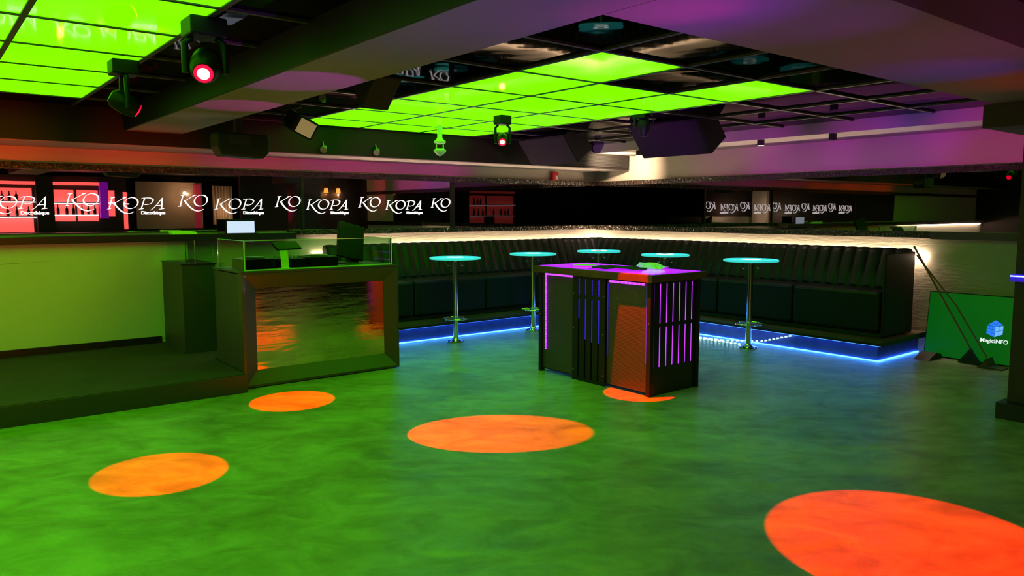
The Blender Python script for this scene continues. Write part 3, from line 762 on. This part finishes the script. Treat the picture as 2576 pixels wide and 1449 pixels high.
# equipment on the booth
def knobbed(name, x0, x1, y0, y1, z0, h, label, cat, seed):
    rnd = random.Random(seed)
    t = thing(name, label, cat, ((x0 + x1) / 2, (y0 + y1) / 2, z0))
    rel(MB().box(x0, x1, y0, y1, z0, z0 + h), t).build('housing', M['plastic'], t, bevel=0.004)
    for i in range(3):
        for j in range(3):
            x = x0 + (x1 - x0) * (0.2 + 0.3 * i); y = y0 + (y1 - y0) * (0.2 + 0.3 * j)
            rel(MB().lathe([(0.011, 0), (0.009, 0.018)], (x, y, z0 + h + 0.0005), 10), t).build('knob', M['greyplastic'], t)
    rel(MB().box(x0 + 0.02, x0 + 0.06, y0 - 0.002, y0 - 0.0005, z0 + 0.02, z0 + 0.035), t).build('front_button', M['greyplastic'], t)
    return t
def player(x, y, label):
    t = thing('media_player', label, 'media player', (x, y, 1.106))
    rel(MB().box(x - 0.15, x + 0.15, y - 0.18, y + 0.18, 1.106, 1.20), t).build('housing', M['plastic'], t, bevel=0.006)
    rel(MB().lathe([(0.10, 0), (0.10, 0.012), (0.09, 0.016)], (x, y - 0.03, 1.2005), 32), t).build('jog_wheel', M['greyplastic'], t)
    rel(MB().box(x - 0.06, x + 0.06, y + 0.09, y + 0.16, 1.2005, 1.204), t).build('player_display', M['black'], t)
    return t
player(2.66, 7.45, 'black media player with a round wheel at the left end of the booth top')
knobbed('mixer', 2.86, 3.14, 7.30, 7.62, 1.106, 0.085, 'black mixer with rows of knobs behind the green tablet stand', 'mixer', 1)
player(3.33, 7.45, 'black media player with a round wheel right of the mixer')
ts = thing('tablet_stand', 'lime tablet stand holding a tilted black tablet over the booth', 'tablet stand', (2.86, 7.16, 1.106))
rel(MB().prism([(7.13, 1.106), (7.145, 1.106), (7.185, 1.285), (7.17, 1.285)], 'x', 2.825, 2.895), ts).build('stand_arm', M['lime'], ts)
rel(MB().box(2.81, 2.91, 7.10, 7.20, 1.1065, 1.112), ts).build('stand_foot', M['lime'], ts)
mtx = Matrix.Translation((2.90, 7.20, 1.325)) @ Matrix.Rotation(math.radians(18), 4, 'Z') @ Matrix.Rotation(math.radians(-52), 4, 'X')
rel(MB().obox(mtx, -0.15, 0.15, -0.010, 0.010, -0.055, 0.055), ts).build('tablet', M['plastic'], ts, bevel=0.004)
mn = thing('tilted_monitor', 'black monitor on a stand leaning over the right end of the booth', 'monitor', (3.74, 7.5, 1.106))
mtx = Matrix.Translation((3.735, 7.50, 1.335)) @ Matrix.Rotation(math.radians(10), 4, 'Z') @ Matrix.Rotation(math.radians(-14), 4, 'X') @ Matrix.Shear('XY', 4, (0, 0)) @ Matrix.Rotation(math.radians(14), 4, 'Y')
rel(MB().obox(mtx, -0.165, 0.165, -0.016, 0.016, -0.19, 0.20), mn).build('monitor_housing', M['plastic'], mn, bevel=0.008)
rel(MB().prism([(7.48, 1.108), (7.60, 1.108), (7.545, 1.36), (7.525, 1.36)], 'x', 3.72, 3.82), mn).build('monitor_stand', M['black'], mn)
rel(MB().lathe([(0.16, 0), (0.155, 0.01), (0.05, 0.016)], (3.66, 7.53, 1.1065), 36), mn).build('monitor_foot', M['black'], mn)

# ledge items
lp = thing('laptop', 'open laptop with a bright white screen on the black ledge', 'laptop', (3.14, 9.22, 1.401))
rel(MB().box(2.965, 3.325, 9.20, 9.225, 1.403, 1.565), lp).build('screen_housing', M['plastic'], lp)
rel(MB().box(2.980, 3.310, 9.1975, 9.1995, 1.405, 1.545), lp).build('screen', M['screen_white'], lp)
rel(MB().box(2.965, 3.325, 9.11, 9.196, 1.4005, 1.404), lp).build('keyboard', M['plastic'], lp)
gb = MB().prism([(2.35, 1.401), (2.62, 1.401), (2.60, 1.430), (2.54, 1.440), (2.33, 1.444), (2.335, 1.43)], 'y', 9.12, 9.26)
tag(gb.build('small_case', M['lime']), 'small green case lying on the black ledge left of the laptop', 'case')

# ---------------------------------------------------------------- leaning display, broom, dustpan
tv = thing('leaning_television', 'television, green cast put into its screen, leaning on the right wall behind the broom', 'television', (9.18, 3.39, 0.0), rot=(0, math.radians(7), 0))
MB().box(-0.02, 0.02, -0.50, 0.44, 0.0, 0.75).build('housing', M['plastic'], tv, bevel=0.004)
MB().box(-0.0225, -0.0205, -0.49, 0.43, 0.012, 0.74).build('screen', M['tvscreen'], tv)
def face(pts, m, name, par, x=-0.024):
    mb = MB(); n = len(pts); mb.add([(x, y, z) for y, z in pts] + [(x - 0.001, y, z) for y, z in pts],
           [tuple(range(n)), tuple(range(n, 2 * n))[::-1]] + [(i, (i + 1) % n, n + (i + 1) % n, n + i) for i in range(n)])
    return mb.build(name, m, par)
cy0, cz0 = -0.275, 0.395
ic = MB()
def q3(a, b, c, d, m):
    face([(cy0 - p[0], cz0 + p[1]) for p in (a, b, c, d)], m, 'cube_emblem', tv)
P = dict(tl=(-0.075, 0.035), tc=(0.0, 0.085), tr=(0.07, 0.04), bl=(-0.08, -0.05), bc=(0.01, -0.085), br=(0.07, -0.055), c=(-0.03, 0.005))
def lerp2(a, b, t): return (a[0] + (b[0] - a[0]) * t, a[1] + (b[1] - a[1]) * t)
def grid_face(a, b, c, d, n, m, big=None):
    for i in range(n):
        for j in range(n):
            def pt(u, v): return lerp2(lerp2(a, b, u), lerp2(d, c, u), v)
            e = 0.05
            q3(pt((i + e) / n, (j + e) / n), pt((i + 1 - e) / n, (j + e) / n), pt((i + 1 - e) / n, (j + 1 - e) / n), pt((i + e) / n, (j + 1 - e) / n), m)
ctr = (-0.005, 0.02)
grid_face((-0.085, 0.02), ctr, (-0.005, -0.10), (-0.085, -0.065), 3, M['blue_icon'])
grid_face(ctr, (0.075, 0.035), (0.075, -0.06), (-0.005, -0.10), 2, M['blue_icon_light'])
grid_face((-0.085, 0.025), (-0.005, 0.09), (0.075, 0.04), ctr, 2, M['blue_icon'])
tm, tx0, tx1 = text_mesh('MagicINFO', 0.075, 0.001, 0.0008)
tm.materials.append(M['white_text'])
to = bpy.data.objects.new('lettering', tm); C.objects.link(to); to.parent = tv
to.rotation_euler = (PI / 2, 0, -PI / 2); to.scale = (0.27 / (tx1 - tx0),) * 2 + (1,)
to.location = (-0.0245, -0.135, 0.235)

br = thing('dustpan_broom', 'long-handled broom leaning across the television', 'broom', (9.03, 3.27, 0.0))
top = Vector((9.13, 3.985, 1.26)); bot = Vector((9.02, 3.28, 0.16))
rel(MB().tube([bot, bot.lerp(top, 0.5), top], 0.011, 10), br).build('handle', M['wood_pole'], br, smooth=True)
rel(MB().prism([(3.17, 0.005), (3.40, 0.005), (3.33, 0.10), (3.28, 0.17), (3.24, 0.10)], 'x', 8.99, 9.05), br).build('broom_head', M['black'], br)
sb_ = thing('scoop', 'second pole with a black scoop at its foot, leaning beside the broom', 'dustpan', (9.0, 3.1, 0.0))
rel(MB().tube([(8.97, 3.10, 0.10), (9.02, 3.45, 0.62), (9.085, 3.93, 1.16)], 0.009, 10), sb_).build('handle', M['wood_pole'], sb_, smooth=True)
rel(MB().prism([(2.92, 0.004), (3.16, 0.004), (3.13, 0.022), (3.08, 0.10), (3.05, 0.02), (2.92, 0.012)], 'x', 8.86, 9.07), sb_).build('pan', M['brown_wood'], sb_)
dp = MB().prism([(8.80, 0.004), (9.15, 0.004), (9.12, 0.05), (9.0, 0.075), (8.86, 0.03)], 'y', 3.62, 3.78)
tag(dp.build('cable_heap', M['black']), 'small dark object on the floor at the end of the sofa platform', 'object')

# dark column with base at the right edge
struct('trim_15', MB().box(6.90, 7.5, 1.75, 2.22, 0.06, 2.47), M['dark_wall'], 'dark column at the right edge')
struct('trim_16', MB().box(6.78, 7.6, 1.65, 2.26, 0.0, 0.13), M['black_wood'], 'base of the dark column')
struct('trim_17', MB().box(6.56, 7.6, 1.70, 2.40, 2.30, 2.474), M['dark_wall'], 'dark capital box of the column')
cs = thing('column_shelf', 'small blue-lit shelf on the dark column at the right edge', 'shelf', (6.89, 2.0, 1.15))
rel(MB().box(6.84, 6.898, 1.80, 2.235, 1.105, 1.16), cs).build('shelf_board', M['violet_dim'], cs)
rel(MB().box(6.835, 6.8395, 1.80, 2.235, 1.145, 1.152), cs).build('light_line', M['blue_beads'], cs)

# ---------------------------------------------------------------- ceiling equipment
def moving_head(loc, aim, label, hot=True, scale=1.0, zc=ZC):
    t = thing('moving_head_light', label, 'stage light', loc, group='moving head stage lights')
    d = (Vector(aim) - Vector(loc)).normalized()
    h = zc - loc[2]; s = scale
    MB().box(-0.10 * s, 0.10 * s, -0.10 * s, 0.10 * s, h - 0.10, h - 0.002).build('base', M['plastic'], t, bevel=0.01)
    side = Vector((d.y, -d.x, 0)); side = side.normalized() if side.length > 1e-3 else Vector((1, 0, 0))
    for sg in (-1, 1):
        p = side * (0.105 * s * sg)
        MB().tube([(p.x * 0.6, p.y * 0.6, h - 0.10), (p.x, p.y, h - 0.13), (p.x, p.y, -0.04)], 0.020 * s, 10).build('yoke_arm', M['plastic'], t, smooth=True)
    mt = d.to_track_quat('Z', 'Y').to_matrix().to_4x4()
    body = MB().lathe([(0.045 * s, -0.12 * s), (0.075 * s, -0.09 * s), (0.085 * s, 0.0), (0.075 * s, 0.07 * s), (0.058 * s, 0.10 * s)], (0, 0, 0), 20, mt)
    hd = body.build('head', M['plastic'], t, smooth=True)
    MB().lathe([(0.052 * s, 0.10 * s + 0.001), (0.052 * s, 0.108 * s)], (0, 0, 0), 24, mt).build('lens_ring', M['red_glow'], hd)
    MB().lathe([(0.034 * s, 0.109 * s), (0.030 * s, 0.114 * s)], (0, 0, 0), 24, mt).build('lens', M['lens_hot'] if hot else M['red_glow'], hd)
    return t
moving_head((1.31, 4.30, 2.435), (0.55, 2.6, 1.2), 'moving head light with a hot red lens below the left black ceiling tiles', True, 0.95)
moving_head((1.22, 5.79, 2.39), (2.45, 5.75, 1.75), 'smaller moving head light near the left beam aimed to the right', False, 0.85)
moving_head((5.04, 6.50, 2.425), (3.40, 4.43, 1.2), 'moving head light with a hot red lens above the left bar tables', True, 0.72)
th = thing('moving_head_light', 'switched-off moving head light hanging in front of the right loudspeaker', 'stage light', (6.18, 5.52, 2.56), group='moving head stage lights')
MB().box(-0.09, 0.09, -0.09, 0.09, 0.07, 0.112).build('base', M['plastic'], th, bevel=0.01)
for sg in (-1, 1): MB().tube([(0.075 * sg, -0.055 * sg, 0.07), (0.085 * sg, -0.062 * sg, 0.0)], 0.013, 10).build('yoke_arm', M['plastic'], th, smooth=True)
MB().lathe([(0.03, -0.11), (0.04, -0.095), (0.06, -0.03), (0.066, 0.03), (0.06, 0.065)], (0, 0, 0), 20).build('head', M['plastic'], th, smooth=True)

def speaker_tilt(loc, w_, h_, d_, label):
    t = thing('loudspeaker', label, 'loudspeaker', loc)
    rot = Matrix.Rotation(math.radians(-38), 4, 'Y')
    MB().obox(rot, 0, d_, -w_ / 2, w_ / 2, -h_, 0).build('cabinet', M['satin_black'], t, bevel=0.008)
    MB().obox(rot, -0.008, -0.001, -w_ / 2 + 0.01, w_ / 2 - 0.01, -h_ + 0.01, -0.01).build('front_grille', M['spk_grille'], t)
    MB().tube([(0.20, 0, -0.12), (0.20, 0, ZC - loc[2] - 0.002)], 0.02, 8).build('bracket', M['black'], t)
    return t
M['spk_grille'] = mat('speaker_grille_cloth', (0.024, 0.016, 0.024), 0.85, spec=0.1, bump=(300, 0.4, 0.002))  # violet light partly put into the cloth's tint
speaker_tilt((6.75, 5.78, 2.66), 1.00, 0.46, 0.32, 'large tilted loudspeaker under the ceiling in front of the sofa corner, nearer one')
speaker_tilt((6.72, 7.84, 2.645), 0.95, 0.43, 0.32, 'large tilted loudspeaker under the ceiling left of the nearer one')
# rounded monitor speaker left
rs = thing('rounded_loudspeaker', 'rounded dark loudspeaker hanging under the left soffit in front of the fascia', 'loudspeaker', (2.40, 6.95, 2.25))
pr = [(-0.24, 0.10), (-0.235, -0.02), (-0.20, -0.10), (0.18, -0.115), (0.225, -0.06), (0.235, 0.03), (0.22, 0.10)]
MB().prism([(a, b) for a, b in pr], 'y', -0.11, 0.11).build('cabinet', M['satin_black'], rs, bevel=0.02)
MB().prism([(-0.05, 0.10), (0.01, 0.10), (0.01, 0.226), (-0.05, 0.226)], 'y', -0.03, 0.03).build('bracket', M['black'], rs)
MB().prism([(-0.14, 0.085), (-0.135, 0.0), (0.05, -0.005), (0.06, 0.085)], 'y', -0.113, -0.1105).build('dark_recess', M['black'], rs)
# wash light with square lens
wf = thing('flood_light', 'black flood light with a square pale lens hanging right of the beam', 'stage light', (2.78, 6.50, 2.42))
rt = Matrix.Rotation(math.radians(4), 4, 'Z') @ Matrix.Rotation(math.radians(20), 4, 'X') @ Matrix.Rotation(math.radians(22), 4, 'Y')
MB().obox(rt, -0.12, 0.12, -0.09, 0.10, -0.085, 0.085).build('housing', M['plastic'], wf, bevel=0.02)
MB().obox(rt, -0.075, 0.09, -0.093, -0.091, -0.065, 0.065).build('lens', M['flood_lens'] if 'flood_lens' in M else mat('dull_pale_lens', (0.55, 0.42, 0.30), 0.3, emit=(0.5, 0.30, 0.16), es=0.35), wf)
MB().tube([(-0.16, 0, 0), (-0.16, 0, 0.12), (0, 0, 0.16), (0, 0, 0.255)], 0.012, 8).build('bracket', M['black'], wf)
# security dome camera
sc2 = thing('ceiling_camera', 'small white camera hanging from the ceiling above the leftmost bar table', 'camera', (5.00, 7.66, 2.40))
MB().lathe([(0.005, -0.085), (0.03, -0.075), (0.072, -0.035), (0.075, -0.015), (0.05, 0.0)], (0, 0, 0), 24).build('dome', M['white_plastic'], sc2, smooth=True)
for sg in (-1, 1): MB().tube([(0.035 * sg, -0.02 * sg, 0.0), (0.035 * sg, -0.02 * sg, 0.055)], 0.008, 8).build('arm', M['white_plastic'], sc2)
MB().lathe([(0.03, 0.055), (0.07, 0.07), (0.07, 0.09), (0.05, 0.10), (0.03, 0.13), (0.03, ZC - 2.402)], (0, 0, 0), 24).build('mount', M['white_plastic'], sc2, smooth=True)
# fire alarm
fa = thing('fire_alarm', 'small red fire alarm on the white fascia near the room corner', 'fire alarm', (8.33, 9.36, 2.22))
MB().box(-0.065, 0.065, -0.03, 0.038, -0.065, 0.085).build('housing', M['red_plastic'], fa, bevel=0.015)
MB().box(0.0, 0.05, -0.034, -0.031, -0.03, 0.03).build('white_label', M['white_plastic'], fa)
# downlights on the right soffit
def downlight(loc, on, label):
    t = thing('surface_downlight', label, 'downlight', loc)
    MB().lathe([(0.045, 0.0), (0.045, 0.07)], (0, 0, 0), 20).build('housing', M['black'], t)
    MB().lathe([(0.040, -0.004), (0.042, -0.001)], (0, 0, 0), 20).build('lens', M['cream_led'] if on else M['black'], t)
    return t
downlight((8.47, 5.62, 2.488), True, 'lit round downlight on the right soffit')
downlight((8.47, 4.67, 2.488), False, 'switched-off round downlight on the right soffit')
downlight((8.52, 7.70, 2.488), True, 'lit round downlight on the right soffit, farthest, behind the loudspeaker')
lamp('downlight_glow', 'SPOT', (8.47, 5.62, 2.47), (1, 0.75, 0.48), 18, (8.5, 5.62, 0), 130, 0.8, 0.03)
lamp('downlight_glow', 'SPOT', (8.52, 8.05, 2.47), (1, 0.72, 0.46), 160, (9.3, 9.1, 2.30), 140, 1.0, 0.03)
# small track spots
for x, y, lb in ((3.92, 8.50, 'small pale track spot under the black soffit, left of its pair'), (4.62, 8.50, 'small pale track spot under the black soffit, right of its pair')):
    t = thing('track_spot', lb, 'spotlight', (x, y, 2.40), group='small track spots')
    mt = Vector((-0.6, -0.6, -0.5)).to_track_quat('Z', 'Y').to_matrix().to_4x4()
    MB().lathe([(0.02, -0.05), (0.035, 0.0), (0.04, 0.03)], (0, 0, 0), 16, mt).build('shade', M['greyplastic'], t, smooth=True)
    MB().tube([(0.0, 0.0, 0.02), (0.01, 0.052, 0.09)], 0.006, 6).build('arm', M['greyplastic'], t)
# air vent in the black soffit near the corner
av = thing('air_vent', 'dark slatted air vent in the soffit beside the room corner', 'air vent', (8.4, 8.55, 2.38))
rel(MB().box(7.35, 9.18, 8.530, 8.558, 2.365, 2.60), av).build('vent_frame', M['satin_black'], av)
for k in range(9):
    rel(MB().box(7.45, 9.08, 8.518, 8.529, 2.39 + 0.021 * k, 2.40 + 0.021 * k), av).build('slat', M['black'], av)
# hanging dark wedge
hw = thing('hanging_loudspeaker', 'dark wedge loudspeaker hanging beside the wide beam above the signs', 'loudspeaker', (2.78, 5.15, 2.50))
MB().prism([(-0.22, 0.12), (0.15, 0.12), (0.05, -0.07), (0.0, -0.085)], 'x', -0.10, 0.12).build('cabinet', M['satin_black'], hw, bevel=0.008)
MB().tube([(0, 0, 0.12), (0, 0, 0.178)], 0.02, 8).build('bracket', M['black'], hw)

# ---------------------------------------------------------------- the bar behind, seen in the mirrors
YB = -4.0
bk = thing('back_bar', 'red backlit back bar seen in the mirror behind the signs', 'bar shelf', (2.6, YB, 0))
def kb(mb, name, m): return rel(mb, bk).build(name, m, bk)
kb(MB().box(0.2, 4.75, YB - 0.30, YB - 0.2, 0.0, 2.60), 'back_panel', M['dark_wall'])
for (x0, x1, z0, z1) in ((0.3, 1.55, 1.95, 2.27), (0.3, 1.55, 1.56, 1.9), (1.65, 2.55, 1.95, 2.27), (1.65, 2.55, 1.56, 1.9), (0.3, 1.2, 1.15, 1.5), (1.7, 2.55, 1.15, 1.5),
                         (3.03, 3.48, 1.93, 2.24), (3.55, 4.05, 1.93, 2.24), (3.03, 3.50, 1.42, 1.86), (3.55, 4.05, 1.42, 1.86), (4.28, 4.45, 1.55, 2.24), (4.66, 4.76, 1.2, 2.2)):
    kb(MB().box(x0, x1, YB - 0.198, YB - 0.19, z0, z1), 'backlit_panel', M['shelf_red'])
kb(MB().box(0.3, 2.62, YB - 0.19, YB - 0.05, 2.36, 2.44), 'glowing_cornice', M['shelf_red'])
kb(MB().box(3.0, 4.1, YB - 0.19, YB - 0.05, 2.36, 2.44), 'glowing_cornice', M['shelf_red'])
for (x0, x1, z) in ((0.3, 2.6, 1.915), (0.3, 2.6, 1.525), (3.0, 4.05, 1.885), (3.0, 4.02, 1.58), (4.3, 4.45, 1.9), (4.66, 4.78, 1.88)):
    kb(MB().box(x0, x1, YB - 0.188, YB - 0.05, z - 0.012, z + 0.012), 'shelf', M['shelf_white'])
kb(MB().box(4.07, 4.26, YB - 0.18, YB - 0.0, 1.5, 2.45), 'violet_post', M['violet_post'])
kb(MB().box(2.62, 3.0, YB - 0.19, YB - 0.02, 0.9, 2.60), 'dark_post', M['dark_wall'])
kb(MB().box(0.0, 4.9, YB + 0.7, YB + 1.2, 0.0, 1.10), 'bar_front', M['dark_wall'])
kb(MB().box(0.0, 4.95, YB + 0.65, YB + 1.25, 1.105, 1.15), 'bar_top', M['black_wood'])
# bottles
bt = None; kk = 0
for z, xs_ in ((1.5375, [0.6, 0.75, 0.95, 1.3, 1.8, 2.0, 2.2, 2.45]), (1.593, [3.1, 3.3, 3.45, 3.65, 3.8, 3.95]), (1.9275, [1.9, 2.05, 2.2])):
    for x in xs_:
        kk += 1
        loc = (x, YB - 0.12, z)
        if bt is None:
            bt = MB().lathe([(0.035, 0), (0.037, 0.01), (0.037, 0.15), (0.014, 0.20), (0.013, 0.27)], (0, 0, 0), 12).build('bottle', M['bottle'], loc=(0, 0, 0), smooth=True)
            tag(bt, 'dark bottle silhouette on a red backlit bar shelf', 'bottle', 'bottles on the back bar'); bt.location = loc
        else:
            o = bt.copy(); C.objects.link(o); o.location = loc
# lit room opening and curtain right of the bar
lo = thing('lit_alcove', 'dim brown alcove with a round wall lamp, seen in the mirror beside the bar', 'alcove', (5.9, YB, 0))
rel(MB().box(5.0, 6.75, YB - 0.3, YB - 0.2, 1.2, 2.5), lo).build('alcove_wall', M['curtain'], lo)
rel(MB().box(5.0, 6.75, YB - 0.19, YB - 0.1, 0, 1.2), lo).build('alcove_parapet', M['black'], lo)
rel(MB().lathe([(0.01, -0.05), (0.045, -0.02), (0.05, 0.01), (0.02, 0.05)], (6.25, YB - 0.12, 2.2), 16), lo).build('wall_lamp', M['cream_led'], lo)
rel(MB().box(6.52, 6.68, YB - 0.19, YB - 0.05, 1.2, 2.45), lo).build('red_post', M['red_post'] if 'red_post' in M else mat('dim_red_glow_post', (0.3, 0.03, 0.04), 0.5, emit=(0.25, 0.01, 0.03), es=0.5), lo)  # the post's red glow is put in as emission
lamp('alcove_glow', 'POINT', (6.2, YB + 0.25, 2.15), (1, 0.62, 0.36), 9, radius=0.0)
cu = MB()
n = 24
pts = [(7.05 + 0.55 * i / n, YB - 0.2 + 0.03 * math.sin(i * 1.6)) for i in range(n + 1)]
cu.add([(x, y, z) for z in (1.3, 2.42) for x, y in pts] + [(x, y - 0.03, z) for z in (1.3, 2.42) for x, y in pts],
       [(i, i + 1, n + 2 + i, n + 1 + i) for i in range(n)] + [(2 * n + 2 + i, 3 * n + 3 + i, 3 * n + 4 + i, 2 * n + 3 + i) for i in range(n)])
tag(cu.build('curtain', M['curtain']), 'warmly lit beige curtain seen in the mirror above the laptop', 'curtain')
lamp('curtain_glow', 'POINT', (7.3, YB + 0.15, 1.7), (1, 0.66, 0.40), 7, radius=0.0)
# added partition carrying the amber wall lamps, widened to block the bar's second reflection
struct('added_partition', MB().box(6.2, 9.32, 0.52, 0.62, 0.0, ZC + 0.01), M['dark_wall'])
for x, lb in ((8.33, 'amber shaded wall lamp seen in the mirror, first from the left'), (8.66, 'amber shaded wall lamp seen in the mirror, second from the left')):
    t = thing('wall_lamp', lb, 'wall lamp', (x, 0.72, 2.20), group='amber wall lamps')
    MB().lathe([(0.062, -0.06), (0.042, 0.06)], (0, 0, 0), 16).build('lamp_shade', M['amber'], t)
    MB().tube([(0, 0, 0.062), (0, 0, 0.10), (0, -0.098, 0.10)], 0.007, 8).build('lamp_arm', M['black'], t)
for x in (8.33, 8.66): lamp('lamp_glow', 'POINT', (x, 0.72, 2.10), (1, 0.45, 0.15), 1.2, radius=0.0)
# warm bay of the left wall beyond the frame, and the lit pillar at the far end, both seen only in the mirrors
strip([(-6.8, 9.19, 1.305), (-1.5, 9.19, 1.305)], 0.010, M['warm_strip'], 'warm light strip under the ledge, seen only in the mirrors')
pl = MB().box(-6.98, -6.80, 1.6, 2.2, 0.0, 2.5)
pl.box(-6.98, -6.90, -2.6, 1.6, 1.25, 1.48)
tag(pl.build('lit_pillar', M['band']), 'pale warmly lit pillar with a low parapet, seen only in the mirrors', 'pillar')
lamp('pillar_glow', 'POINT', (-6.4, 2.4, 1.6), (1, 0.72, 0.5), 45, radius=0.0)
lamp('pillar_glow', 'POINT', (-6.5, 0.0, 1.75), (1, 0.72, 0.5), 30, radius=0.0)

rnd = random.Random(4); q = []
for k in range(40): q.append((0.30 + 0.022 * k, 9.2195, 1.115 + 0.0025 * k * 0.25 + (rnd.random() - 0.5) * 0.006))
struct('trim_18', MB().tube(q, [0.0022 - 0.000045 * k for k in range(40)], 5), M['black'], 'hairline crack in the low pale wall')
